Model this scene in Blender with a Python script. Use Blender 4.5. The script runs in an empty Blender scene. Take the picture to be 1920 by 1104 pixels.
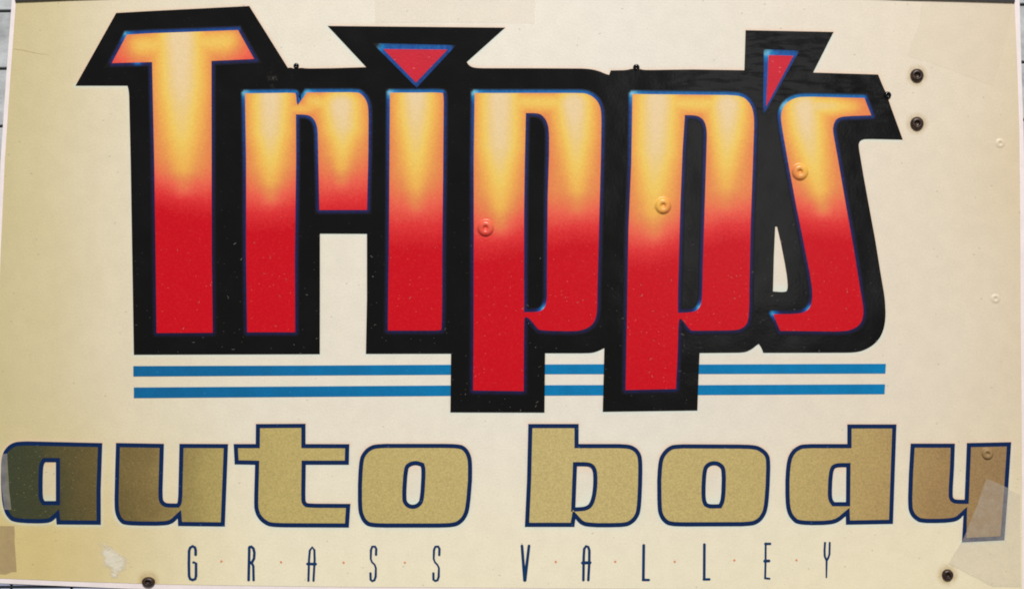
import bpy, bmesh, math, random
import numpy as np
from mathutils import Vector
from mathutils.geometry import delaunay_2d_cdt

random.seed(7)
scene = bpy.context.scene
C = scene.collection
S = 0.0005                       # metres per drawing unit: the sign is about 0.95 m wide
def WX(px): return (px - 960.0) * S
def WZ(py): return (552.0 - py) * S

# ------------------------------------------------------------------ camera, world, lamps, exposure
cam = bpy.data.objects.new('camera', bpy.data.cameras.new('camera'))
C.objects.link(cam)
CAM_D = 1.6
cam.location = (0, -CAM_D, 0)
cam.rotation_euler = (math.radians(90), 0, 0)
cam.data.sensor_width = 36
cam.data.lens = 36 * CAM_D / (1920 * S)
cam.data.clip_start = 0.05
cam.data.clip_end = 50
scene.camera = cam

world = bpy.data.worlds.new('World')
scene.world = world
world.use_nodes = True
bg = world.node_tree.nodes['Background']
bg.inputs['Color'].default_value = (1.0, 0.965, 0.91, 1)
bg.inputs['Strength'].default_value = 0.17

def area_lamp(name, loc, target, sx, sy, watts, col):
    d = bpy.data.lights.new(name, 'AREA')
    d.shape = 'RECTANGLE'; d.size = sx; d.size_y = sy
    d.energy = watts; d.color = col
    o = bpy.data.objects.new(name, d); C.objects.link(o)
    o.location = loc
    o.rotation_euler = (Vector(target) - Vector(loc)).to_track_quat('-Z', 'Y').to_euler()
    return o
area_lamp('ceiling_lamp', (0.2, -6.0, 4.6), (0.05, 0, 0.0), 1.7, 1.2, 635, (1.0, 0.99, 0.985))
area_lamp('window_light', (0.45, -1.7, 0.235), (0.23, 0, 0.12), 0.35, 0.60, 0.42, (1.0, 0.97, 0.95))

scene.view_settings.view_transform = 'Standard'
scene.view_settings.look = 'None'
scene.view_settings.exposure = 0.0
scene.view_settings.gamma = 1.0
scene.view_settings.use_curve_mapping = False
scene.cycles.filter_width = 1.9
scene.render.resolution_x = 1024
scene.render.resolution_y = 588

# ------------------------------------------------------------------ helpers: colour, nodes
def lin(r, g, b):
    def f(c):
        c /= 255.0
        return c / 12.92 if c <= 0.04045 else ((c + 0.055) / 1.055) ** 2.4
    return (f(r), f(g), f(b), 1.0)
def albedo(r, g, b, k=1.0):
    c = lin(r, g, b)
    return (min(c[0] * k, 0.9), min(c[1] * k, 0.9), min(c[2] * k, 0.9), 1)

class Mat:
    def __init__(self, name, rough=0.35, spec=0.5):
        self.m = bpy.data.materials.new(name); self.m.use_nodes = True
        self.nt = self.m.node_tree; self.b = self.nt.nodes['Principled BSDF']
        self.b.inputs['Roughness'].default_value = rough
        self.b.inputs['Specular IOR Level'].default_value = spec
        self.tc = self.nt.nodes.new('ShaderNodeTexCoord')
        self.pos = self.tc.outputs['Object']
    def n(self, t, **kw):
        x = self.nt.nodes.new('ShaderNode' + t)
        for k, v in kw.items(): setattr(x, k, v)
        return x
    def link(self, a, b): self.nt.links.new(a, b)
    def put(self, sock, v):
        if hasattr(v, 'is_output') or isinstance(v, bpy.types.NodeSocket): self.link(v, sock)
        elif sock.type == 'VECTOR': sock.default_value = tuple(v)[:3]
        else: sock.default_value = v
    def math(self, op, a, b=0.0, c=0.0):
        x = self.n('Math', operation=op)
        for i, v in enumerate((a, b, c)): self.put(x.inputs[i], v)
        return x.outputs[0]
    def axis(self):
        x = self.n('SeparateXYZ'); self.link(self.pos, x.inputs[0]); return x.outputs
    def noise(self, scale, detail=3, rough=0.55, stretch=None, vec=None):
        x = self.n('TexNoise'); x.inputs['Scale'].default_value = scale
        x.inputs['Detail'].default_value = detail; x.inputs['Roughness'].default_value = rough
        v = vec or self.pos
        if stretch:
            mp = self.n('Mapping'); mp.inputs['Scale'].default_value = stretch
            self.link(v, mp.inputs[0]); v = mp.outputs[0]
        self.link(v, x.inputs['Vector']); return x.outputs['Fac']
    def ramp(self, fac, stops, interp='LINEAR'):
        x = self.n('ValToRGB'); x.color_ramp.interpolation = interp
        e = x.color_ramp.elements
        while len(e) < len(stops): e.new(0.5)
        for el, (p, col) in zip(e, stops): el.position = p; el.color = col
        self.put(x.inputs[0], fac); return x.outputs[0]
    def rng(self, v, a, b, lo=0.0, hi=1.0, smooth=True):
        x = self.n('MapRange'); x.interpolation_type = 'SMOOTHSTEP' if smooth else 'LINEAR'
        self.put(x.inputs[0], v)
        for i, q in enumerate((a, b, lo, hi)): x.inputs[i + 1].default_value = q
        return x.outputs[0]
    def mix(self, fac, a, b, mode='MIX'):
        x = self.n('Mix', data_type='RGBA', blend_type=mode)
        self.put(x.inputs[0], fac); self.put(x.inputs[6], a); self.put(x.inputs[7], b)
        return x.outputs[2]
    def attr(self, name):
        x = self.n('Attribute'); x.attribute_name = name; return x.outputs['Fac']
    def val(self, col, v):
        """scale a colour by a scalar socket"""
        x = self.n('VectorMath', operation='SCALE')
        self.put(x.inputs[0], col); self.put(x.inputs['Scale'], v); return x.outputs[0]
    def specks(self, scale, size, seed=0.0, keep=0.5):
        """small round dust specks: 1 inside a speck"""
        mp = self.n('Mapping'); mp.inputs['Location'].default_value = (seed, seed * 0.7, seed * 1.3)
        mp.inputs['Rotation'].default_value = (0, seed, 0)
        mp.inputs['Scale'].default_value = (1.0, 1.0, 1.7)
        self.link(self.pos, mp.inputs[0])
        x = self.n('TexVoronoi', voronoi_dimensions='3D'); x.inputs['Scale'].default_value = scale
        self.link(mp.outputs[0], x.inputs['Vector'])
        sep = self.n('SeparateColor'); self.link(x.outputs['Color'], sep.inputs[0])
        on = self.math('GREATER_THAN', sep.outputs[0], 1 - keep)
        rad = self.math('MULTIPLY', sep.outputs[1], size)
        f = self.math('LESS_THAN', x.outputs['Distance'], rad)
        return self.math('MULTIPLY', f, on)
    def grain(self, amt, scale=520):
        """1 +- amt, fine paper grain"""
        g = self.noise(scale, 2, 0.7, stretch=(1, 1, 1.25))
        return self.rng(g, 0.3, 0.7, 1 - amt, 1 + amt, smooth=False)
    def bump(self, h, strength, dist):
        x = self.n('Bump'); x.inputs['Strength'].default_value = strength
        x.inputs['Distance'].default_value = dist
        self.put(x.inputs['Height'], h); self.link(x.outputs[0], self.b.inputs['Normal'])
    def col(self, c): self.put(self.b.inputs['Base Color'], c)

K = 0.97       # picture value -> albedo, for the light above
def alb(r, g, b): return albedo(r, g, b, K)

def mat_panel():
    m = Mat('aged_vignetted_cream', 0.42, 0.35)
    X, Y, Z = m.axis()
    wob = m.noise(5.0, 3, 0.5)
    t = m.math('ADD', m.rng(X, -0.48, 0.48, 0, 1, smooth=False), m.rng(wob, 0.3, 0.7, -0.015, 0.015))  # edge vignette and paper yellowing, both put into the colour along X
    c = m.ramp(t, [(0.0, alb(202, 186, 142)), (0.05, alb(211, 195, 156)), (0.11, alb(222, 208, 180)), (0.25, alb(229, 219, 202)), (0.50, alb(232, 222, 209)),
                   (0.62, alb(229, 220, 209)), (0.85, alb(227, 213, 195)), (0.93, alb(224, 209, 188)), (1.0, alb(217, 198, 170))])
    low = m.rng(Z, -0.08, -0.28)                        # yellowed along the bottom, and paled there to offset the lamp's falloff
    c = m.mix(m.math('MULTIPLY', low, 0.55), c, alb(243, 230, 192))
    corner = m.math('MULTIPLY', m.rng(X, -0.22, -0.46), m.rng(Z, -0.10, -0.24))  # lower left corner: vignette and yellowing painted together
    c = m.mix(m.math('MULTIPLY', corner, 0.85), c, alb(208, 184, 122))
    fr = m.math('MULTIPLY', m.attr('fringe'), 0.55)
    c = m.mix(fr, c, m.mix(m.rng(m.attr('fringe_side'), 0.25, 0.75), alb(206, 224, 218), alb(232, 196, 172)))
    for sx_, sy_ in ((1719, 142), (1719, 232), (1776.5, 1077), (278.5, 1090)):          # rust stains round the bare screws
        dx = m.math('ADD', X, -WX(sx_)); dz = m.math('ADD', Z, -WZ(sy_))
        dist = m.math('SQRT', m.math('ADD', m.math('MULTIPLY', dx, dx), m.math('MULTIPLY', dz, dz)))
        st = m.math('MULTIPLY', m.rng(dist, 0.0125, 0.0058), m.rng(m.noise(180, 3), 0.25, 0.7, 0.35, 1.0))
        c = m.mix(m.math('MULTIPLY', st, 0.6), c, alb(176, 142, 86))
    c = m.mix(1.0, c, (0.985, 1.0, 0.97, 1), 'MULTIPLY')
    c = m.val(c, m.grain(0.045))
    c = m.val(c, m.rng(m.noise(60, 4, 0.6), 0.3, 0.7, 0.975, 1.02))
    d1 = m.specks(90, 0.10, 1.3, 0.25)
    c = m.mix(m.math('MULTIPLY', d1, 0.35), c, alb(120, 105, 80))
    lo2 = m.math('MULTIPLY', m.specks(120, 0.16, 5.1, 0.4), m.rng(Z, 0.0, -0.15))
    c = m.mix(m.math('MULTIPLY', lo2, 0.35), c, alb(130, 112, 84))
    m.col(c); m.bump(m.noise(420, 3, 0.6), 0.25, 0.0006)
    return m.m

def mat_black():
    m = Mat('gloss_black_vinyl', 0.17, 0.5)
    X, Y, Z = m.axis()
    c = m.mix(m.rng(m.noise(25, 3), 0.4, 0.7), lin(4, 4, 5), lin(10, 9, 11))
    lowm = m.rng(Z, 0.12, -0.06, 0.25, 1.0)
    d = m.math('MULTIPLY', m.specks(170, 0.13, 2.2, 0.45), lowm)
    c = m.mix(m.math('MULTIPLY', d, 0.45), c, lin(110, 106, 102))
    d2 = m.math('MULTIPLY', m.specks(230, 0.2, 8.4, 0.3), lowm)
    c = m.mix(m.math('MULTIPLY', d2, 0.45), c, lin(92, 88, 86))
    # an old scuff near the first letter's shoulder
    sx = m.math('ABSOLUTE', m.math('ADD', X, -WX(511))); sz = m.math('ABSOLUTE', m.math('ADD', Z, -WZ(146)))
    dist = m.math('ADD', m.math('MULTIPLY', sx, 1.6), m.math('MULTIPLY', sz, 0.8))
    sc = m.math('MULTIPLY', m.rng(dist, 0.013, 0.0), m.rng(m.noise(220, 4, 0.7), 0.45, 0.75))
    c = m.mix(m.math('MULTIPLY', sc, 0.8), c, lin(92, 88, 82))
    m.col(c)
    # wrinkled film in the upper right, smooth elsewhere
    wr = m.noise(85, 1.2, 0.45, stretch=(0.45, 1, 1.5))
    mask = m.math('MULTIPLY', m.rng(X, WX(1190), WX(1320)), m.rng(Z, WZ(260), WZ(190)))
    fine = m.noise(380, 2, 0.6)
    wave = m.noise(16, 2, 0.5)
    h = m.math('ADD', m.math('MULTIPLY', m.math('MULTIPLY', wr, mask), 0.6), m.math('ADD', m.math('MULTIPLY', fine, 0.04), m.math('MULTIPLY', wave, 0.9)))
    m.bump(h, 0.8, 0.0022)
    return m.m

HEAT = [(0.0, lin(203, 2, 24)), (0.13, lin(224, 50, 52)), (0.27, lin(236, 98, 76)), (0.43, lin(232, 140, 80)),
        (0.60, lin(240, 178, 84)), (0.75, lin(241, 202, 98)), (0.90, lin(236, 204, 138)), (1.0, lin(237, 209, 162))]
def mat_flame():
    m = Mat('airbrushed_flame_paint', 0.26, 0.36)
    X, Y, Z = m.axis()
    g = m.noise(700, 2, 0.7)
    h = m.math('ADD', m.attr('warmth'), m.rng(g, 0.3, 0.7, -0.035, 0.035, smooth=False))
    c = m.ramp(h, [(p, (q[0] * K * 0.95, q[1] * K * 0.95, q[2] * K * 0.95, 1)) for p, q in HEAT])
    c = m.val(c, m.grain(0.05))
    d = m.specks(150, 0.10, 3.3, 0.3)
    c = m.mix(m.math('MULTIPLY', d, 0.35), c, lin(110, 50, 30))
    lw = m.math('MULTIPLY', m.specks(190, 0.14, 6.3, 0.45), m.rng(Z, 0.10, 0.0))
    c = m.mix(m.math('MULTIPLY', lw, 0.3), c, lin(240, 150, 135))
    m.col(c); m.bump(m.noise(420, 3, 0.6), 0.2, 0.0006)
    return m.m

def mat_rim():
    m = Mat('airbrushed_blue_outline', 0.28, 0.35)
    s = m.math('ADD', m.attr('shine'), m.rng(m.noise(300, 2), 0.3, 0.7, -0.05, 0.05))
    c = m.ramp(s, [(0.0, lin(22, 18, 50)), (0.2, lin(26, 34, 86)), (0.5, lin(12, 74, 146)),
                   (0.78, lin(26, 124, 184)), (1.0, lin(112, 184, 212))])
    c = m.mix(m.rng(m.attr('fade'), 0.0, 0.75), lin(9, 8, 11), c)          # airbrushed: thins out into the black
    m.col(m.val(c, m.grain(0.08))); m.bump(m.noise(420, 3, 0.6), 0.2, 0.0006)
    return m.m

def mat_plain(name, rgb, rough=0.35, spec=0.45, grain=0.06, speck=None, gscale=520):
    m = Mat(name, rough, spec)
    c = m.val(alb(*rgb), m.grain(grain, gscale))
    c = m.val(c, m.rng(m.noise(40, 3), 0.3, 0.7, 0.96, 1.04))
    if speck:
        c = m.mix(m.math('MULTIPLY', m.specks(150, 0.16, 4.4, 0.35), 0.5), c, lin(*speck))
    m.col(c); m.bump(m.noise(420, 3, 0.6), 0.2, 0.0006)
    return m.m

def mat_stripe():
    m = Mat('blue_stripe_paint', 0.35, 0.25)
    X, Y, Z = m.axis()
    c = m.mix(m.rng(X, WX(250), WX(1000)), alb(8, 98, 148), alb(0, 118, 172))
    c = m.val(c, m.grain(0.07)); c = m.val(c, m.rng(m.noise(45, 4, 0.6), 0.3, 0.7, 0.92, 1.06))
    c = m.mix(m.math('MULTIPLY', m.specks(150, 0.12, 4.4, 0.3), 0.4), c, lin(60, 150, 195))
    m.col(c); m.bump(m.noise(420, 3, 0.6), 0.2, 0.0006)
    return m.m

def mat_gold():
    m = Mat('shaded_gold_foil', 0.45, 0.3)
    X, Y, Z = m.axis()
    t = m.math('ADD', m.rng(X, -0.48, 0.48, 0, 1, smooth=False), m.rng(m.noise(22, 4), 0.3, 0.7, -0.010, 0.010))  # the foil's dark reflection at the left end is painted into the ramp
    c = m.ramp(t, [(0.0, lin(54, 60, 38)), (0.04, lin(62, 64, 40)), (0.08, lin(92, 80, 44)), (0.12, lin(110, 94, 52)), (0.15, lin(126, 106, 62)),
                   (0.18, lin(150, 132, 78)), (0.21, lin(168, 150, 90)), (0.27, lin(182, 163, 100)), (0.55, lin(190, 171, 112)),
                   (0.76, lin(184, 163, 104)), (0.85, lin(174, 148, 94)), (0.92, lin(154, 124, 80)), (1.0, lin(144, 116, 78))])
    g = m.noise(560, 3, 0.75)
    c = m.val(c, m.rng(g, 0.3, 0.7, 0.82, 1.2, smooth=False))
    c = m.mix(m.math('MULTIPLY', m.specks(260, 0.22, 1.9, 0.35), 0.2), c, lin(236, 214, 150))
    c = m.mix(m.math('MULTIPLY', m.specks(240, 0.2, 7.7, 0.35), 0.4), c, lin(96, 78, 42))
    m.col(c); m.bump(g, 0.3, 0.0008)
    return m.m

def mat_tape(name, a, rgb=(214, 208, 200)):
    m = Mat(name, 0.5, 0.4)
    m.col(alb(*rgb))
    al = m.rng(m.noise(120, 3), 0.3, 0.7, a * 0.8, a * 1.2)
    m.link(al, m.b.inputs['Alpha'])
    m.bump(m.noise(70, 4, 0.6), 0.6, 0.0015)
    return m.m

def mat_torn():
    m = Mat('torn_white_paper', 0.7, 0.2)
    m.col(m.val(alb(232, 224, 202), m.grain(0.05)))
    rot = m.n('Mapping'); rot.inputs['Rotation'].default_value = (0, math.radians(-38), 0); m.link(m.pos, rot.inputs[0])
    st = m.noise(150, 4, 0.65, stretch=(0.45, 1, 1.3), vec=rot.outputs[0])
    h = m.math('ADD', st, m.math('MULTIPLY', m.attr('depth'), 0.55))
    m.link(m.rng(h, 0.58, 1.0, 0.0, 0.85), m.b.inputs['Alpha'])
    m.bump(st, 0.5, 0.001)
    return m.m

def mat_tile():
    m = Mat('grey_veined_tile', 0.4, 0.45)
    info = m.n('ObjectInfo')
    off = m.n('VectorMath', operation='ADD'); m.link(m.pos, off.inputs[0])
    sc = m.n('VectorMath', operation='SCALE'); sc.inputs[0].default_value = (3.1, 5.7, 4.3)
    m.link(info.outputs['Random'], sc.inputs['Scale']); m.link(sc.outputs[0], off.inputs[1])
    n1 = m.noise(28, 5, 0.6, stretch=(0.7, 1, 1.6), vec=off.outputs[0])
    n2 = m.noise(110, 4, 0.6, vec=off.outputs[0])
    c = m.ramp(n1, [(0.30, lin(150, 150, 152)), (0.48, lin(188, 191, 192)), (0.62, lin(206, 210, 211)), (0.8, lin(176, 180, 184))])
    c = m.val(c, m.rng(n2, 0.3, 0.7, 0.70, 0.88))
    X, Y, Z = m.axis()
    c = m.mix(m.rng(Z, WZ(1000), WZ(1080), 0, 0.75), c, lin(168, 178, 208))       # the lower course is a bluer tile
    m.col(c); m.bump(n1, 0.2, 0.001)
    return m.m

def mat_screw():
    m = Mat('rusty_screw_steel', 0.38, 0.6)
    n = m.noise(400, 4, 0.65)
    m.col(m.ramp(n, [(0.35, lin(34, 26, 22)), (0.55, lin(64, 46, 36)), (0.75, lin(104, 80, 62))]))
    m.b.inputs['Metallic'].default_value = 0.35
    m.bump(n, 0.3, 0.0006)
    return m.m

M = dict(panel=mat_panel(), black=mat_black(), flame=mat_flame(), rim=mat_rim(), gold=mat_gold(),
         stripe=mat_stripe(),
         navy=mat_plain('navy_outline_paint', (5, 36, 80), 0.35, 0.25, speck=(60, 100, 140)),
         navytext=mat_plain('navy_lettering_paint', (8, 50, 94), 0.4, 0.25),
         crimson=mat_plain('crimson_paint', (198, 20, 44), 0.3, speck=(235, 120, 120)),
         orange=mat_plain('orange_dot_paint', (220, 146, 104), 0.4),
         margin=mat_plain('white_paper_margin', (236, 224, 222), 0.6, 0.3, 0.03),
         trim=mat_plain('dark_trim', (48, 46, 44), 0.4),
         tape=mat_tape('clear_tape', 0.14, (240, 228, 208)),
         tapegrey=mat_tape('cloudy_tape', 0.24, (220, 211, 196)),
         tapebrown=mat_tape('brown_tape', 0.55, (180, 156, 116)),
         peel=mat_torn(),
         tile=mat_tile(), screw=mat_screw(),
         crease=mat_plain('crease_line', (184, 167, 122), 0.5),
         lint=mat_plain('grey_lint', (128, 120, 112), 0.8, 0.1),
         grout=mat_plain('dark_grout', (34, 36, 38), 0.8, 0.2))

# ------------------------------------------------------------------ helpers: planar shapes
def densify(loop, step):
    out = []
    n = len(loop)
    for i in range(n):
        a = np.array(loop[i], float); b = np.array(loop[(i + 1) % n], float)
        k = max(1, int(np.linalg.norm(b - a) / step))
        for j in range(k): out.append(tuple(a + (b - a) * j / k))
    return out
def area2(loop):
    p = np.array(loop); q = np.roll(p, -1, 0)
    return float(np.sum(p[:, 0] * q[:, 1] - q[:, 0] * p[:, 1]))
def offset(loop, d, limit=2.2):
    """grow (d > 0) or shrink a loop, mitred"""
    p = [np.array(v, float) for v in loop]
    sgn = 1.0 if area2(loop) > 0 else -1.0
    n = len(p); out = []
    for i in range(n):
        a, b, c = p[i - 1], p[i], p[(i + 1) % n]
        e1 = (b - a) / (np.linalg.norm(b - a) + 1e-9); e2 = (c - b) / (np.linalg.norm(c - b) + 1e-9)
        n1 = np.array([e1[1], -e1[0]]) * sgn; n2 = np.array([e2[1], -e2[0]]) * sgn
        m = n1 + n2; L = np.linalg.norm(m)
        if L < 1e-6: out.append(tuple(b + n1 * d)); continue
        m /= L
        k = 1.0 / max(float(np.dot(m, n1)), 1.0 / limit)
        out.append(tuple(b + m * d * k))
    return out
def inside(pts, loops):
    pts = np.asarray(pts, float); r = np.zeros(len(pts), bool)
    for lp in loops:
        x, y = pts[:, 0], pts[:, 1]; n = len(lp)
        for i in range(n):
            x1, y1 = lp[i]; x2, y2 = lp[(i + 1) % n]
            if y1 == y2: continue
            c = ((y1 > y) != (y2 > y)) & (x < (x2 - x1) * (y - y1) / (y2 - y1) + x1)
            r ^= c
    return r
def edge_dist(pts, loops):
    """distance to the outline and outward normal of the nearest side"""
    pts = np.asarray(pts, float); best = np.full(len(pts), 1e9); nrm = np.zeros((len(pts), 2))
    for lp in loops:
        sgn = 1.0 if area2(lp) > 0 else -1.0
        n = len(lp)
        for i in range(n):
            a = np.array(lp[i]); b = np.array(lp[(i + 1) % n]); ab = b - a; L2 = ab @ ab
            if L2 < 1e-9: continue
            t = np.clip(((pts - a) @ ab) / L2, 0, 1)
            d = np.linalg.norm(pts - (a + t[:, None] * ab), axis=1)
            m = d < best
            best[m] = d[m]
            nn = np.array([ab[1], -ab[0]]) / math.sqrt(L2) * sgn
            nrm[m] = nn
    return best, nrm
def soften(loop, lo=4, hi=52, passes=3, maxcut=14):
    """round the corners that turn gently, keep the sharp ones"""
    p = [np.array(v, float) for v in loop]
    for _ in range(passes):
        n = len(p); out = []
        for i in range(n):
            a, b, c = p[i - 1], p[i], p[(i + 1) % n]
            u, w = b - a, c - b; lu, lw = np.linalg.norm(u), np.linalg.norm(w)
            ang = math.degrees(math.acos(np.clip((u @ w) / (lu * lw + 1e-9), -1, 1)))
            if lo < ang < hi:
                out.append(b - u / lu * min(lu * 0.27, maxcut)); out.append(b + w / lw * min(lw * 0.27, maxcut))
            else: out.append(b)
        p = out
    return [tuple(v) for v in p]
def triangulate(loops, grid=None, extra=None):
    verts, edges = [], []
    for lp in loops:
        s = len(verts); n = len(lp)
        verts += [tuple(v) for v in lp]
        edges += [(s + i, s + (i + 1) % n) for i in range(n)]
    if grid:
        P = np.array([v for lp in loops for v in lp]); lo, hi = P.min(0), P.max(0)
        gx, gy = np.meshgrid(np.arange(lo[0] + grid / 2, hi[0], grid), np.arange(lo[1] + grid / 2, hi[1], grid))
        g = np.stack([gx.ravel(), gy.ravel()], 1)
        g = g[inside(g, loops)]
        d, _ = edge_dist(g, loops)
        verts += [tuple(v) for v in g[d > grid * 0.35]]
    if extra is not None: verts += [tuple(p) for p in extra]
    v, e, f, *_ = delaunay_2d_cdt([Vector(p) for p in verts], edges, [], 0, 1e-5)
    v = np.array([(p.x, p.y) for p in v])
    f = np.array([list(t) for t in f if len(t) == 3])
    cen = v[f].mean(1)
    f = f[inside(cen, loops)]
    return v, f

ROOT = None
BASE_Z = -0.30
def link(name, me, mat, parent, loc=None):
    o = bpy.data.objects.new(name, me); C.objects.link(o)
    if mat: me.materials.append(mat)
    if parent is not None: o.parent = parent
    if loc is not None: o.location = loc
    return o
def plate(name, loops, h0, h1, mat, parent, grid=None, step=None, attrs=None, extra=None):
    """a flat piece of outline `loops` (drawing units) standing from height h0 to h1 (drawing units) in front of the panel"""
    if step: loops = [densify(l, step) for l in loops]
    v, f = triangulate(loops, grid, extra)
    nv = len(v)
    co = [(WX(x), -h1 * S, WZ(y)) for x, y in v]
    faces = []
    for a, b, c in f:
        p, q, r = v[a], v[b], v[c]
        cr = (q[0] - p[0]) * (r[1] - p[1]) - (q[1] - p[1]) * (r[0] - p[0])
        faces.append((a, c, b) if cr > 0 else (a, b, c))
    # side walls from boundary edges
    cnt = {}
    for t in faces:
        for i in range(3):
            e = (t[i], t[(i + 1) % 3]); cnt[e] = 1
    bd = [e for e in cnt if (e[1], e[0]) not in cnt]
    idx = {}
    src = list(range(nv))
    for e in bd:
        for k in e:
            if k not in idx:
                idx[k] = len(co); co.append((co[k][0], -h0 * S, co[k][2])); src.append(k)
    for a, b in bd: faces.append((b, a, idx[a], idx[b]))
    me = bpy.data.meshes.new(name); me.from_pydata(co, [], faces); me.update()
    if attrs:
        for an, fn in attrs.items():
            vals = np.asarray(fn(v), float)[src]
            at = me.attributes.new(an, 'FLOAT', 'POINT'); at.data.foreach_set('value', vals.astype(np.float32))
    return link(name, me, mat, parent, (0, 0, -BASE_Z) if parent is ROOT else None)

def tag(o, label=None, cat=None, kind=None, group=None):
    if label: o['label'] = label
    if cat: o['category'] = cat
    if kind: o['kind'] = kind
    if group: o['group'] = group
    return o

# ------------------------------------------------------------------ the tiled surface behind the sign
wall = bpy.data.meshes.new('tiled_wall')
def box(me_name, quad, y0, y1, bev=0.0):
    """box over a drawing-space quad from depth y0 (back) to y1 (front), with a chamfered front edge"""
    bm = bmesh.new()
    q = [np.array(p, float) for p in quad]; c = sum(q) / 4
    back = [bm.verts.new((WX(p[0]), y0, WZ(p[1]))) for p in q]
    mid = [bm.verts.new((WX(p[0]), y1 + bev * S, WZ(p[1]))) for p in q]
    fr = []
    for p in q:
        d = c - p; d = d / np.abs(d)
        fr.append(bm.verts.new((WX(p[0] + d[0] * bev), y1, WZ(p[1] + d[1] * bev))))
    for i in range(4):
        j = (i + 1) % 4
        bm.faces.new((back[i], back[j], mid[j], mid[i])); bm.faces.new((mid[i], mid[j], fr[j], fr[i]))
    bm.faces.new(fr); bm.faces.new(back[::-1])
    bmesh.ops.recalc_face_normals(bm, faces=bm.faces)
    me = bpy.data.meshes.new(me_name); bm.to_mesh(me); bm.free(); return me
bed = link('tiled_wall', box('tiled_wall', [(-420, -300), (2340, -300), (2340, 1420), (-420, 1420)], 0.012, 0.0031), M['grout'], None)
tag(bed, 'grey veined tiled wall behind the sign', kind='structure')
def corner(i, j):
    y = 129 + 108 * j
    x = 20 + 113 * i
    return (x + (1100 - y) * 0.012, y - 0.0063 * x)
for i in range(-3, 19):
    for j in range(-3, 11):
        if 0 < i < 16 and 0 <= j < 8: continue        # wholly behind the sign
        g = 2.3
        a, b, c, d = corner(i, j), corner(i + 1, j), corner(i + 1, j + 1), corner(i, j + 1)
        quad = [(a[0] + g, a[1] + g), (b[0] - g, b[1] + g), (c[0] - g, c[1] - g), (d[0] + g, d[1] - g)]
        link('tile', box('tile', quad, 0.0030, 0.0014 + random.uniform(-0.0002, 0.0002), 1.6), M['tile'], bed)

# ------------------------------------------------------------------ the sign
ROOT = bpy.data.objects.new('sign_board', None); C.objects.link(ROOT)
ROOT.location = (0, 0, BASE_Z); ROOT.empty_display_size = 0.05
tag(ROOT, 'cream auto body shop sign with flame-coloured and gold lettering, screwed to the tiled wall', 'sign')

sheet = [(22, 0), (11, 150), (1, 300), (-8, 500), (-18, 800), (-20, 1092), (0, 1093), (120, 1098), (240, 1103), (400, 1108), (700, 1112),
         (1200, 1115), (1700, 1117), (1930, 1116), (1926, 800), (1924, 500), (1921, 290), (1916, 150), (1912, 0), (1911, -26), (960, -34), (24, -26)]
plate('border_sheet', [sheet], -2.0, -0.8, M['margin'], ROOT)
panel = [(30, 0), (19, 150), (9, 300), (0, 500), (-9, 800), (-11, 1083), (0, 1083.5), (160, 1090), (320, 1095), (480, 1097.5), (640, 1099.5),
         (960, 1101.5), (1280, 1104), (1700, 1106), (1917, 1105), (1916, 800), (1914, 600), (1913, 400), (1911.5, 250), (1907, 110), (1902, 0), (1901, -16), (960, -24), (31, -16)]
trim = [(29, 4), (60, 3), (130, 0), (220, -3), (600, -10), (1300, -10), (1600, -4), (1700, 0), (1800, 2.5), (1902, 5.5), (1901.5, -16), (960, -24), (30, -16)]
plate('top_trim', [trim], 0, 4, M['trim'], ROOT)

# two blue stripes that run behind the black backing
plate('stripe', [[(250, 686), (580, 685), (845, 683.5), (1130, 682.5), (1310, 683), (1661, 681.8), (1660, 700), (1310, 700.8), (1022, 701.2), (845, 702.2), (580, 703.6), (250, 705.5)]], 0, 0.6, M['stripe'], ROOT, step=50)
plate('stripe', [[(251, 726), (580, 724), (845, 722.2), (1130, 721.4), (1310, 721.6), (1659.5, 720), (1658.5, 738.5), (1310, 740.2), (1022, 741.3), (845, 741.8), (580, 743.6), (251, 746)]], 0, 0.6, M['stripe'], ROOT, step=50)

backing = [(218, 25), (280, 21.5), (467.5, 12), (540, 128), (545, 127), (549, 128.5), (553, 129), (567, 127.5), (572, 129), (620, 128.5), (687, 126.5),
           (614.6, 49.3), (946.9, 52.5), (875.3, 116.6), (879.4, 123.7), (890.6, 128.4), (1000, 128.5), (1090, 129), (1107.5, 130), (1122.5, 133.5),
           (1134, 138.5), (1142, 141), (1145, 132.6), (1177, 132), (1182, 129.5), (1200, 129.5), (1206, 132), (1300, 130.8), (1395.6, 132.3), (1397.9, 57.3),
           (1562.8, 60.6), (1524.4, 136.6), (1646.3, 140.3), (1656, 164), (1662, 176), (1669.7, 199.4), (1692.5, 262), (1622, 260.5), (1614, 263), (1610.5, 268), (1609.8, 275),
           (1619, 330), (1629, 385), (1641, 450), (1651, 512), (1659, 559), (1660.3, 585), (1660, 602), (1655, 624), (1644, 641), (1626, 654), (1604.6, 660.7), (1431, 661),
           (1427.5, 651), (1422.5, 644.3), (1417, 648), (1410.8, 653.3), (1402, 658), (1393.7, 660.6), (1311.8, 661.4), (1310, 700), (1307.6, 769), (1130, 771.4),
           (1133, 652), (1121, 658.2), (1107.8, 661.8), (1022.2, 661.8), (1021, 773), (844.4, 772.6), (845.6, 662.7), (686, 663), (688, 560), (688, 438.3), (600, 438),
           (600, 560), (599.8, 663.5), (251, 664.7), (248, 480), (245, 300), (242, 172), (239, 161), (141.7, 161)]
hole = [(1453.5, 424.5), (1451, 480), (1449.3, 546.2), (1468, 547.6), (1474.5, 546), (1477.7, 538.6), (1474, 506), (1464.2, 456), (1457, 425)]
plate('letter_backing', [soften(backing, hi=40, maxcut=8), soften(hole)], 0, 0.9, M['black'], ROOT, step=30)

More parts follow.
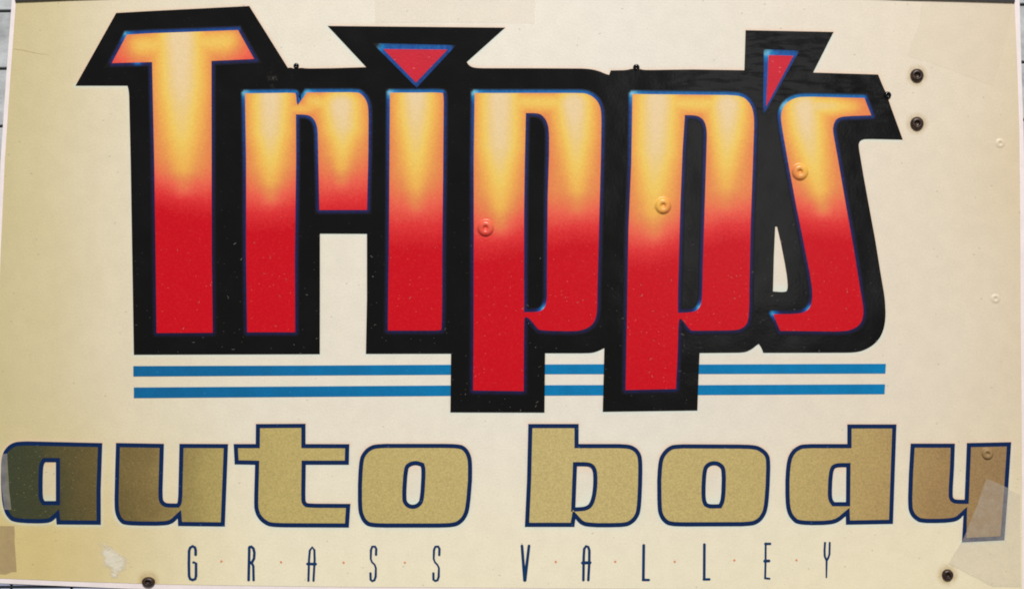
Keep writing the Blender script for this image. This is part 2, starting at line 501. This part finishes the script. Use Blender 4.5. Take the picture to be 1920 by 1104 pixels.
# the big letters: airbrushed faces with a blue outline each
LET = {}
LET['T'] = [[(238.3, 65.8), (280, 63.3), (446.5, 57.3), (476.7, 111.3), (396.7, 115), (397, 300), (397.2, 480), (399, 623.4), (294, 624), (292.2, 480), (289.5, 300), (285.5, 117), (210, 119)]]
LET['r'] = [[(459.6, 175.7), (552, 174.3), (555.5, 177), (556.2, 193), (558.6, 197.7), (575.7, 174), (670, 173.5), (677, 176.5), (684, 184), (689, 194), (691.2, 208.7),
             (690.7, 287), (688.2, 393.8), (599, 394), (596.5, 272), (595.8, 243), (592.8, 230.7), (586.7, 221), (577, 215.5), (555, 215), (555.4, 300), (553.7, 419), (552.8, 480),
             (553.4, 622.5), (463.8, 622.5), (461.9, 480), (461.7, 300)]]
LET['i'] = [[(731.3, 174.4), (828.8, 174), (832.1, 177), (830.8, 330), (829, 480), (829, 560), (828, 617), (826, 619.4), (727.5, 619.4), (728, 560), (729.3, 480), (730.2, 330)]]
LET['p'] = [[(890, 175), (1090.6, 175), (1100, 176.5), (1107.5, 179.7), (1114, 184), (1119.7, 190), (1123.5, 197), (1126.3, 205), (1127.8, 220), (1126.5, 300), (1123.3, 419), (1120, 538.7),
             (1119.5, 575), (1118.3, 591), (1114, 604), (1105, 613), (1092, 618.6), (1075, 620.8), (1013, 619.3), (1007.5, 615.4), (996.5, 600.7), (988, 594), (984.3, 594.6), (982.6, 598),
             (982, 660), (981.8, 732.8), (887.2, 731.5), (888.2, 618), (888.5, 430), (888.3, 300)],
            [(986, 212.5), (1010, 212.5), (1019.4, 219), (1026, 229.4), (1029.7, 244.4), (1029.5, 290), (1026.9, 371), (1025.7, 538), (1025.9, 561), (1022.2, 575), (1016, 581.5), (1008.7, 584.8),
             (982.6, 585.5), (982.3, 520), (982.6, 400), (984, 300)]]
LET['pp'] = [[(1185.6, 176.9), (1378.8, 179), (1391.9, 182.5), (1398, 186), (1403, 191), (1409.7, 201), (1412.9, 214.4), (1414, 230), (1411, 319.5), (1407.4, 419), (1404.8, 538.7), (1404.7, 570),
              (1403, 599.5), (1398.6, 609.3), (1391.2, 615.4), (1380, 619), (1297, 619.8), (1293.4, 617.8), (1278.7, 598.7), (1275, 597), (1272, 600.7), (1270.2, 666.7), (1267, 728.6), (1173, 730.8),
              (1176, 569), (1178.3, 430), (1183.6, 306), (1184.8, 240)],
             [(1284, 216.3), (1303.8, 216.5), (1315, 221), (1321.6, 229.4), (1324.8, 242.5), (1325.2, 256), (1321.7, 371), (1317.7, 499), (1316.7, 556.7), (1314.2, 571.4), (1308, 581), (1298.3, 585.5),
              (1271.4, 586.5), (1270.7, 576), (1271.2, 538.7), (1275.8, 379), (1279.8, 280)]]
LET['s'] = [[(1620.5, 184.4), (1633.2, 216.8), (1583.8, 218.4), (1571.3, 221.3), (1564.6, 228), (1561.2, 240.6), (1562.3, 252), (1570.2, 295), (1586, 386), (1600.4, 467), (1613, 545.6), (1618.6, 576.5),
             (1618, 596), (1611.6, 608.8), (1599, 617), (1582, 621.2), (1462.8, 620), (1449.6, 589), (1495, 588.4), (1509, 585), (1519, 576.5), (1523, 562.5), (1523, 542.8), (1517.6, 509),
             (1503.6, 439), (1492.6, 386), (1477.4, 304), (1469.4, 258.7), (1464.5, 229), (1463.8, 214.5), (1468.3, 201), (1477.4, 190.8), (1491, 184), (1506.8, 181.7)]]
# airbrushed glow: spines of (x, y, half width, strength), and where orange turns to red (x, y_orange, y_red) on two columns
GLOW = {
 'T': ([[(338, 66, 46, 1.05), (340, 160, 46, 0.98), (342, 250, 42, 0.80), (344, 310, 36, 0.62), (345, 345, 30, 0.36), (345, 380, 24, 0.05)], [(262, 86, 26, 0.70), (425, 78, 27, 0.72)]], (300, 322, 386), (390, 332, 402)),
 'r': ([[(508, 178, 40, 1.03), (507, 245, 38, 0.95), (508, 300, 34, 0.76), (508, 335, 30, 0.62), (508, 365, 26, 0.40)], [(640, 200, 38, 1.05), (643, 235, 38, 0.95), (642, 280, 30, 0.74), (641, 310, 26, 0.62), (641, 335, 24, 0.40)],
        [(585, 190, 19, 0.70), (640, 200, 22, 0.80)], [(515, 204, 14, 0.62), (580, 204, 14, 0.64)]], (508, 346, 425), (640, 312, 408)),
 'i': ([[(780, 178, 38, 1.04), (780, 230, 38, 0.93), (780, 300, 34, 0.76), (780, 345, 30, 0.62), (780, 380, 26, 0.40)]], (735, 356, 462), (828, 352, 458)),
 'p': ([[(937, 184, 42, 1.03), (937, 270, 42, 0.97), (937, 340, 36, 0.76), (938, 385, 32, 0.62), (938, 420, 28, 0.40)], [(1076, 196, 38, 1.05), (1080, 250, 36, 0.92), (1081, 315, 32, 0.74), (1082, 352, 28, 0.62), (1082, 385, 24, 0.40)],
        [(925, 190, 22, 0.72), (1095, 194, 22, 0.75)]], (905, 392, 486), (1078, 380, 452)),
 'pp': ([[(1232, 188, 42, 1.03), (1229, 280, 42, 0.95), (1227, 350, 38, 0.76), (1226, 395, 33, 0.62), (1226, 430, 28, 0.40)], [(1364, 198, 38, 1.05), (1364, 245, 36, 0.92), (1362, 305, 32, 0.74), (1361, 345, 28, 0.60), (1361, 378, 24, 0.40)],
         [(1215, 192, 22, 0.72), (1385, 197, 22, 0.75)]], (1228, 420, 496), (1362, 378, 446)),
 's': ([[(1508, 202, 36, 1.04), (1512, 240, 36, 0.97), (1524, 300, 34, 0.80), (1536, 355, 29, 0.66), (1543, 388, 25, 0.42)], [(1500, 200, 22, 0.95), (1560, 199, 21, 0.84), (1596, 200, 19, 0.64), (1622, 202, 17, 0.40)]], (1500, 366, 438), (1580, 374, 444)),
}
def heat_fn(key, loops):
    segs, L, R = GLOW[key]
    def fn(v):
        t = np.clip((v[:, 0] - L[0]) / (R[0] - L[0]), 0, 1)
        yo = L[1] + (R[1] - L[1]) * t; yr = L[2] + (R[2] - L[2]) * t
        yo = yo - 30; yr = yr + 14
        u = np.clip((yr - v[:, 1]) / (yr - yo), 0, 1)
        base = 0.43 * (0.5 * u * u * (3 - 2 * u) + 0.5 * u)
        d, _ = edge_dist(v, loops)
        ed = np.clip(d / 14.0, 0, 1)
        base = base * (0.88 + 0.12 * ed)
        top = base.copy()
        for sp in segs:
          for (x0, y0, w0, s0), (x1, y1, w1, s1) in zip(sp, sp[1:]):
            ab = np.array([x1 - x0, y1 - y0]); k = np.clip(((v - (x0, y0)) @ ab) / (ab @ ab), 0, 1)
            dd = np.linalg.norm(v - (np.array([x0, y0]) + k[:, None] * ab), axis=1)
            s = s0 + (s1 - s0) * k; w = (w0 + (w1 - w0) * k) * (0.72 + 0.28 * np.clip((s - 0.55) / 0.4, 0, 1))
            top = np.maximum(top, base + np.maximum(s - base, 0) * np.exp(-(dd / w) ** 2 * 1.25))
        if key == 'T':                                   # the arms redden at their lower tips
            tip = np.clip((np.abs(v[:, 0] - 342) - 78) / 60, 0, 1) * np.clip((v[:, 1] - 66) / 48, 0, 1)
            top = top * (1 - 0.55 * tip)
        return np.clip(top, 0, 1)
    return fn
SHINE = {'T': [(232, 61, 14, 1.0), (258, 117, 8, 0.8)], 'r': [(455, 171, 15, 1.0), (572, 172, 15, 0.9)], 'i': [(727, 170, 15, 1.0)],
         'p': [(885, 171, 15, 1.05), (1019, 578, 10, 1.0)], 'pp': [(1181, 172, 17, 1.05), (1310, 575, 10, 1.0)],
         's': [(1467, 197, 16, 1.0), (1447, 585, 11, 1.0), (1516, 579, 10, 0.9)],
         'dot': [(703, 85, 15, 1.05)], 'apo': [(1435, 97, 14, 1.05)]}
def fade_fn(loops, w):
    def fn(v):
        d, _ = edge_dist(v, loops); return np.clip(1 - d / w, 0, 1)
    return fn
def shine_fn(key, loops, navy):
    def fn(v):
        _, n = edge_dist(v, loops[:1] if len(loops) == 1 else loops)
        up = np.clip(-n[:, 1], 0, 1) ** 2 * np.clip((300 - v[:, 1]) / 40, 0, 1)
        lf = np.clip(-n[:, 0], 0, 1) * np.clip((340 - v[:, 1]) / 160, 0, 1)
        if key == 'T': lf = lf * 0.2; up = up * 0.7
        if key == 'dot' or key == 'apo': up = up * 0.55; lf = lf * 0.6
        s = navy + 0.10 * np.clip((420 - v[:, 1]) / 200, 0, 1) + 0.36 * up + 0.20 * lf
        if key == 'T': s = s - 0.12
        if len(loops) > 1:                               # inside the counter the outline stays dark
            d0, _ = edge_dist(v, loops[1:]); s = np.where(d0 < 9.5, navy + 0.02, s)
        s = s - 0.10 * np.clip((v[:, 1] - 330) / 280, 0, 1)
        for x, y, r, a in SHINE[key]:
            s = np.maximum(s, s + (a - s) * np.exp(-(((v[:, 0] - x) ** 2 + (v[:, 1] - y) ** 2) / (r * r))))
        return np.clip(s, 0, 1)
    return fn
WORDS = {'T': 'tall flame-coloured capital letter T at the start of the name', 'r': 'flame-coloured letter r beside the capital T',
         'i': 'flame-coloured letter i under the red triangle', 'p': 'flame-coloured letter p, the one beside the i',
         'pp': 'flame-coloured letter p, the one beside the apostrophe', 's': 'flame-coloured slanting letter s at the end of the name'}
for k, loops in LET.items():
    loops = [soften(l) for l in loops]
    o = plate('letter', loops, 0.9, 1.5, M['flame'], ROOT, grid=5.0, step=6, attrs={'warmth': heat_fn(k, loops)})
    tag(o, WORDS[k])
    w = 8.7
    outer = [offset(loops[0], w)] + [offset(l, -w) for l in loops[1:]]
    r = plate('outline', [densify(outer[0], 6), densify(loops[0], 6)], 0.9, 1.2, M['rim'], o, attrs={'shine': shine_fn(k, loops, 0.16), 'fade': fade_fn(loops, w)})
    for j in range(1, len(loops)):
        plate('outline', [densify(loops[j], 6), densify(outer[j], 6)], 0.9, 1.2, M['rim'], o, attrs={'shine': shine_fn(k, loops, 0.18), 'fade': fade_fn(loops, w)})
for key, red, rim, lab, nm in [
        ('dot', [(719, 92.8), (839, 93.8), (780, 155.3)], [(698.4, 81.6), (855, 85.3), (781.5, 165)], 'crimson triangle that dots the letter i', 'letter_dot'),
        ('apo', [(1441, 104), (1487.3, 105.3), (1436.3, 200.3)], [(1432, 93), (1499, 95.3), (1430.6, 218)], 'crimson wedge-shaped apostrophe', 'apostrophe')]:
    o = plate(nm, [red], 0.9, 1.5, M['crimson'], ROOT, step=10); tag(o, lab)
    plate('outline', [densify(rim, 5), densify(red, 5)], 0.9, 1.2, M['rim'], o, attrs={'shine': shine_fn(key, [red], 0.24), 'fade': fade_fn([red], 16)})

# the gold letters: navy outline traced, gold face set inside it
G = []
G.append(('a', [[(192, 830), (38, 826.4), (22, 830), (10.3, 840), (3.8, 853), (1.5, 877), (2.4, 926), (6, 953), (13.2, 969), (26.4, 979.4), (94, 981), (105, 970), (106.2, 982.5), (189.3, 983), (189, 920)],
               [(85, 866), (104.8, 866), (104.8, 938.5), (84, 938.5), (79.8, 932.6), (80.7, 872)]], 'gold letter a with painted dark olive shading, at the left edge of the sign'))
G.append(('u', [[(217.5, 829.8), (307.6, 831.4), (304.6, 933), (307.6, 940), (313.6, 943), (331.6, 943), (334, 939.5), (336.5, 831.4), (427.8, 831.8), (421.7, 986.3), (334, 985.3), (333.2, 971.4), (319.6, 985),
               (234, 984.3), (224, 977.3), (217, 965.4), (214.4, 949.4), (216, 880)]], 'gold letter u with painted brownish shading and navy outline'))
G.append(('t', [[(479.8, 794.4), (573, 793.8), (573, 831.8), (655.2, 832), (654.2, 870.7), (573.5, 870.7), (572.5, 936), (574, 941), (578, 943.4), (657.2, 943.8), (654.2, 988.3), (509.7, 987.7), (495.8, 982.3),
               (483.8, 971.4), (477.4, 957.4), (476.2, 943.4), (478.2, 870.7), (440, 870), (438, 831.8), (479.4, 831.8)]], 'gold letter t with navy outline'))
G.append(('o', [[(707.8, 831.4), (859.3, 831.4), (873.3, 836.8), (882.2, 849.8), (885.6, 865.7), (885.2, 900), (881.2, 949.4), (876.3, 967.4), (865.3, 981.3), (849.4, 988.3), (696, 988.3), (682, 981.3), (673.5, 965.4),
               (671, 949.4), (671, 909), (673, 864), (679, 848), (692, 835.8)],
              [(764.6, 880), (768.6, 873.7), (779.6, 870.7), (788.6, 873.7), (790.6, 880), (787.6, 933.5), (783.6, 942.5), (773.6, 946.4), (764.6, 942.5), (761.3, 933.5)]], 'gold letter o beside the t'))
G.append(('b', [[(990.5, 794.3), (1085, 794.3), (1085, 831.8), (1175, 831.8), (1189, 835.8), (1200, 845.7), (1205, 861.7), (1204, 909.5), (1202, 955.3), (1196, 971.2), (1185, 982.2), (1171, 987.6), (1092, 987.6),
               (1079, 972), (1077, 987), (984, 987), (988, 900)],
              [(1082, 873.6), (1103.5, 873.6), (1109.4, 877.6), (1112.4, 887.6), (1112, 915.5), (1107.5, 939.4), (1099.5, 949.3), (1079, 950.3)]], 'gold letter b with navy outline'))
G.append(('o', [[(1267.8, 832.2), (1413.3, 832.8), (1429.3, 838.8), (1441.3, 850), (1444.8, 863.7), (1443.2, 910), (1440.3, 951.4), (1433.3, 969.4), (1421.3, 981.3), (1405.4, 985.7), (1258, 986.3), (1244, 979.3),
               (1235, 965.4), (1232.4, 949.4), (1232, 900), (1234, 863.7), (1241, 848), (1254, 835.8)],
              [(1324.6, 881.7), (1329.6, 873.7), (1339.6, 871), (1349.6, 874.7), (1353.5, 883.6), (1352, 935.5), (1347.6, 944.4), (1329, 945), (1323.6, 939.5), (1322.7, 919.5)]], 'gold letter o between the b and the d'))
G.append(('d', [[(1588.6, 795), (1680.9, 795), (1677.5, 890), (1674.3, 981.3), (1586, 982.9), (1585.6, 967), (1566.6, 983.3), (1497, 983.7), (1484, 974.3), (1475, 959.4), (1472.4, 935.5), (1472.4, 900), (1474.4, 865.7),
               (1482, 845.8), (1496, 834.8), (1507.8, 831.8), (1588.6, 831.8)],
              [(1568.6, 875.3), (1586.6, 875.3), (1586, 940.5), (1564.6, 940.5), (1559.3, 933.5), (1560.7, 900), (1562.7, 880)]], 'gold letter d with navy outline'))
G.append(('y', [[(1707.4, 830.9), (1790.4, 831), (1788.9, 876), (1785.7, 928.3), (1788, 934), (1793, 936), (1808.5, 936), (1812.8, 830), (1896, 828.3), (1890, 921.7), (1883, 1012), (1803.5, 1015.9), (1806.3, 965.2),
               (1793.9, 978.7), (1729, 980.4), (1715, 974), (1705.2, 962), (1702, 945.7), (1704, 887)]], 'brownish gold letter y at the right end, under a piece of tape'))
for ch, loops, lab in G:
    w = 8.0
    loops = [soften(l) for l in loops]
    face = [offset(loops[0], -w)] + [offset(l, w) for l in loops[1:]]
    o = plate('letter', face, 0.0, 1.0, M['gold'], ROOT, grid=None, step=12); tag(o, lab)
    plate('outline', [densify(l, 12) for l in loops], 0.0, 0.6, M['navy'], o)

# the cream panel, with print fringes along the edges of the lettering
EDGES = [soften(backing, hi=40, maxcut=8), soften(hole)] + [soften(l) for _, ls, _ in G for l in ls]
def fringe(v):
    d, n = edge_dist(v, EDGES); return np.exp(-(d / 4.2) ** 2)
def fringe_side(v):
    d, n = edge_dist(v, EDGES); return 0.5 - 0.5 * n[:, 1]
extra = []
for e in EDGES:
    for dd in (-3, 0, 2, 4, 7, 11):
        extra += offset(densify(e, 6), dd, 1.5)
extra = np.array(extra); extra = extra[inside(extra, [panel])]; dd_, _ = edge_dist(extra, [panel]); extra = extra[dd_ > 3]
plate('panel', [panel], -0.8, 0, M['panel'], ROOT, step=60, attrs={'fringe': fringe, 'fringe_side': fringe_side}, extra=extra)

# the small thin lettering along the bottom
def stroke(pts, w):
    """a ribbon polygon along a polyline; w is one width or one per point"""
    p = [np.array(q, float) for q in pts]; n = len(p)
    ws = w if isinstance(w, (list, tuple)) else [w] * n
    A, B = [], []
    for i in range(n):
        t = p[min(i + 1, n - 1)] - p[max(i - 1, 0)]; t /= np.linalg.norm(t)
        nn = np.array([-t[1], t[0]]) * ws[i] / 2
        A.append(tuple(p[i] + nn)); B.append(tuple(p[i] - nn))
    t0 = p[0] - p[1]; t0 = t0 / np.linalg.norm(t0) * ws[0] * 0.35
    t1 = p[-1] - p[-2]; t1 = t1 / np.linalg.norm(t1) * ws[-1] * 0.35
    return A + [tuple(p[-1] + t1)] + B[::-1] + [tuple(p[0] + t0)]
def ribbons(name, strokes, h0, h1, mat, parent, label=None):
    co, faces = [], []
    for k, lp in enumerate(strokes):
        s = len(co); n = len(lp); hh = h1 + 0.04 * k
        v, f = triangulate([lp])
        s = len(co)
        co += [(WX(x), -hh * S, WZ(y)) for x, y in v]
        for a, b, c in f:
            q, r, u = v[a], v[b], v[c]
            cr = (r[0] - q[0]) * (u[1] - q[1]) - (r[1] - q[1]) * (u[0] - q[0])
            faces.append((s + a, s + c, s + b) if cr > 0 else (s + a, s + b, s + c))
        s = len(co)
        co += [(WX(x), -hh * S, WZ(y)) for x, y in lp] + [(WX(x), -h0 * S, WZ(y)) for x, y in lp]
        for i in range(n):
            j = (i + 1) % n; faces.append((s + i, s + j, s + n + j, s + n + i))
    me = bpy.data.meshes.new(name); me.from_pydata(co, [], faces); me.update()
    o = link(name, me, mat, parent, (0, 0, -BASE_Z))
    if label: o['label'] = label
    return o
W = 4.6
SMALL = [
 ('thin navy capital G', [([(366.8, 1040), (367, 1031), (365.5, 1025.5), (361, 1023.2), (356.6, 1026), (354.6, 1032), (354.2, 1056), (354.6, 1079), (356.6, 1084.6), (361.3, 1086.3), (366, 1084.6), (367.6, 1079), (367.6, 1055), (362, 1053.4)], W)]),
 ('thin navy capital R', [([(467.5, 1024.5), (466.2, 1087.5)], W), ([(467, 1025), (471.5, 1024), (475.2, 1027.5), (477, 1035), (476.4, 1046), (473, 1052.5), (467, 1055.5)], W), ([(471.5, 1054), (475, 1060), (475.6, 1087.5)], 4.2)]),
 ('thin navy capital A after the R', [([(578.3, 1088.5), (579.5, 1048), (581, 1031), (585.5, 1025), (589.4, 1030), (590, 1048), (587.8, 1088.5)], 3.8), ([(575.5, 1056.2), (593, 1056.6)], 4.4)]),
 ('thin navy capital S, the first of two', [([(705, 1040), (705.5, 1028), (703, 1023.8), (698, 1024), (695.6, 1030), (695.2, 1047), (697.5, 1053), (702.5, 1057.8), (704.8, 1064), (704.4, 1080), (702, 1086.8), (698, 1088.4), (695, 1086), (694.6, 1073)], [4] * 5 + [3.4, 3, 3, 3.4] + [4] * 5)]),
 ('thin navy capital S, the second of two', [([(823.6, 1040.5), (824, 1028), (821.6, 1023.8), (816.4, 1024), (813.8, 1030), (813.2, 1047), (815.5, 1053), (820.5, 1058.5), (823, 1064), (822.6, 1080), (820.4, 1086.8), (816, 1088), (812.8, 1086), (812.6, 1073)], [4] * 5 + [3.4, 3, 3, 3.4] + [4] * 5)]),
 ('thin navy capital V', [([(978.6, 1021.5), (983.8, 1088)], [4.6, 5.2]), ([(992, 1021.5), (984.2, 1088)], [4.6, 5.2])]),
 ('thin navy capital A after the V', [([(1093.8, 1087.5), (1094.5, 1042), (1095.4, 1028), (1099, 1023), (1103, 1024.5), (1105, 1031), (1104.8, 1055), (1103, 1087.5)], 4.4), ([(1091, 1054.4), (1107.5, 1053.8)], 5)]),
 ('thin navy capital L, the first of two', [([(1207, 1020.5), (1206.2, 1086.5)], 4.8), ([(1204.5, 1086.3), (1217.5, 1086.3)], 4)]),
 ('thin navy capital L, the second of two', [([(1320.7, 1019), (1320.3, 1085.5)], 4.6), ([(1318.5, 1085.3), (1331, 1085.1)], 4)]),
 ('thin navy capital E', [([(1435.6, 1017), (1435.4, 1050), (1434.6, 1084)], 3.4), ([(1434, 1018.8), (1445, 1018.6)], 4), ([(1432.5, 1051), (1443, 1050.6)], 4.6), ([(1433.5, 1083), (1443.5, 1084)], 3.2)]),
 ('thin navy capital Y', [([(1546.9, 1016), (1546, 1031), (1546.3, 1042), (1549, 1047.6), (1550, 1050)], 3.6), ([(1555.7, 1016), (1555.2, 1038), (1553, 1045), (1550, 1050)], 3.4), ([(1549.9, 1047), (1549.4, 1082)], [3.6, 2.4])]),
]
for lab, sts in SMALL:
    ribbons('letter', [stroke(p, [q * 1.15 for q in w] if isinstance(w, list) else w * 1.15) for p, w in sts], 0, 0.5, M['navytext'], ROOT, lab)
def disc(x, y, r, n=12, jit=0.0):
    return [(x + r * (1 + random.uniform(-jit, jit)) * math.cos(a), y + r * (1 + random.uniform(-jit, jit)) * math.sin(a)) for a in [2 * math.pi * i / n for i in range(n)]]
for x, y in [(415, 1051.5), (527, 1053), (644, 1054), (759, 1054), (1042, 1052.5), (1153.5, 1052.2), (1265, 1052), (1377, 1049.5), (1493.5, 1049)]:
    plate('dot', [disc(x, y, 2.3, 10, 0.2)], 0, 0.45, M['orange'], ROOT)

# ------------------------------------------------------------------ screws
def lathe(name, prof, mat, x, y, h0, squash=1.0, heat=None):
    n = 28; dr = []; co = []; faces = []
    for r, h in prof:
        for i in range(n):
            a = 2 * math.pi * i / n
            px, py = x + r * math.cos(a), y + r * math.sin(a) * squash
            dr.append((px, py)); co.append((WX(px), -(h0 + h) * S, WZ(py)))
    m = len(prof)
    for k in range(m - 1):
        for i in range(n):
            j = (i + 1) % n
            faces.append((k * n + i, (k + 1) * n + i, (k + 1) * n + j, k * n + j))
    faces.append(tuple((m - 1) * n + i for i in range(n)))
    me = bpy.data.meshes.new(name); me.from_pydata(co, [], faces); me.update()
    bm = bmesh.new(); bm.from_mesh(me); bmesh.ops.recalc_face_normals(bm, faces=bm.faces); bm.to_mesh(me); bm.free()
    for p in me.polygons: p.use_smooth = True
    if heat:
        at = me.attributes.new('warmth', 'FLOAT', 'POINT'); at.data.foreach_set('value', heat_fn(heat, [soften(l) for l in LET[heat]])(np.array(dr)).astype(np.float32))
    return link(name, me, mat, ROOT, (0, 0, -BASE_Z))
HEAD = [(12.6, 0), (12.4, 2.8), (11.0, 5.6), (8.6, 7.0), (6.2, 7.3), (5.4, 6.8), (4.8, 2.2), (2.4, 1.6)]
PAINTED = [(17, 0), (15.6, 0.3), (14.4, 2.2), (12.6, 4.8), (9.4, 5.7), (6.0, 5.5), (5.0, 4.9), (4.2, 2.0), (2.0, 1.7)]
FAINT = [(10, 0), (8.5, 0.3), (6.8, 1.0), (5.0, 1.3), (4.0, 1.3), (3.2, 0.9), (2.6, 0.3), (1.2, 0.2)]
for x, y in [(1719, 142), (1719, 232)]:
    lathe('screw', HEAD, M['screw'], x, y, 0)
lathe('screw', [(r * 0.86, h * 0.9) for r, h in HEAD], M['screw'], 1776.5, 1077, 0)
lathe('screw', HEAD, M['screw'], 278.5, 1090, 0, 0.75)
for x, y, k in [(555.5, 124, 0.42), (1193, 127, 0.5), (1664, 179, 0.55)]:
    lathe('screw', [(r * k, h * k) for r, h in HEAD], M['black'], x, y, 0.9 if k > 0.52 else 0.2)
lathe('screw', PAINTED, M['flame'], 910.5, 428, 1.5, heat='p')
lathe('screw', PAINTED, M['flame'], 1243, 386, 1.5, heat='pp')
lathe('screw', PAINTED, M['flame'], 1499.5, 323, 1.5, heat='s')
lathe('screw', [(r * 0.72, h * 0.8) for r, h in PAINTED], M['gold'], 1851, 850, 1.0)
lathe('screw', FAINT, M['panel'], 1875.5, 269, 0)
lathe('screw', FAINT, M['panel'], 1866.5, 560, 0)

# torn patch of white paper, lower left
rp = [(181, 1014), (190, 1012), (203, 1017), (214, 1024), (226, 1030), (234, 1038), (243, 1046), (254, 1052), (252, 1055), (240, 1058), (239, 1068), (230, 1077), (258, 1081), (256, 1084), (232, 1083), (214, 1088), (200, 1087),
      (203, 1074), (195, 1066), (187, 1060), (188, 1046), (183, 1036), (186, 1026), (178, 1020)]
rp2 = densify(rp, 4); rp2 = [(x + random.uniform(-1.3, 1.3), y + random.uniform(-1.3, 1.3)) for x, y in rp2]
o = plate('torn_patch', [rp2], 0.0, 0.3, M['peel'], ROOT, grid=4, attrs={'depth': lambda v: np.clip(edge_dist(v, [rp2])[0] / 14, 0, 1)})
for v in o.data.vertices:
    if v.co.y < -0.2 * S: v.co.y -= random.uniform(0, 0.6) * S
# hairline crease by the upper left edge and two loose fibres
ribbons('crease', [stroke([(26, 92.5), (45, 95), (66, 99.5), (92, 104)], [1.6, 1.8, 1.3, 0.6])], 0, 0.15, M['crease'], ROOT)

# fine lint and fibres stuck to the lower half of the sign: far too many and too small to tell apart
frag = []
BK = [backing, hole]
while len(frag) < 80:
    x, y = random.uniform(60, 1900), random.uniform(380, 1085)
    if random.random() > (y - 250) / 600 or not inside([(x, y)], BK)[0]: continue
    a = random.uniform(0, 6.28); L = random.uniform(0.7, 2.2); b = random.uniform(-1.3, 1.3); pts = [(x, y)]
    for k in range(3):
        pts.append((pts[-1][0] + L * math.cos(a), pts[-1][1] + L * math.sin(a))); a += b
    frag.append(stroke(pts, random.uniform(0.35, 0.8)))
co, faces = [], []
for lp in frag:
    k = len(co); co += [(WX(x), -1.7 * S, WZ(y)) for x, y in lp]
    n = 4
    for i in range(n - 1): faces.append((k + i, k + i + 1, k + 2 * n - 1 - i, k + 2 * n - i))
me = bpy.data.meshes.new('lint'); me.from_pydata(co, [], faces); me.update()
tag(link('lint', me, M['lint'], ROOT, (0, 0, -BASE_Z)), kind='stuff')

# ------------------------------------------------------------------ pieces of tape stuck on the sign
def tape(loop, mat, label, h=2.0, th=0.25):
    loop = densify(loop, 12)
    loop = [(x + random.uniform(-0.5, 0.5), y + random.uniform(-0.5, 0.5)) for x, y in loop]
    o = plate('tape_piece', [loop], h - th, h, mat, None)
    return tag(o, label, 'tape', group=None)
tape([(1731, -10), (1723, 45), (1701, 104), (1760, 124), (1862, 161), (1882, 90), (1898, 10), (1898, -8)], M['tape'], 'clear tape on the top right corner of the sign', 1.0)
tape([(703, -18), (703, 43), (850, 42), (1003, 44), (1004, -18)], M['tape'], 'faint strip of clear tape above the triangle, at the top edge', 1.5)
tape([(1849, 896), (1887, 913), (1913, 926), (1914, 1098), (1860, 1098), (1778, 1055), (1806, 1008), (1830, 950)], M['tapegrey'], 'cloudy tape over the tail of the letter y', 2.2)
tape([(-8, 985), (27, 985), (28, 1030), (31.5, 1071), (22, 1071.5), (10, 1076), (-9, 1074)], M['tapebrown'], 'small brown tape on the lower left corner of the sign', 0.6)
tape([(1, 852), (14, 850), (15.5, 885), (18, 920), (22, 955), (8, 954), (3, 900)], M['tapegrey'], 'narrow cloudy tape over the left side of the letter a', 1.6)
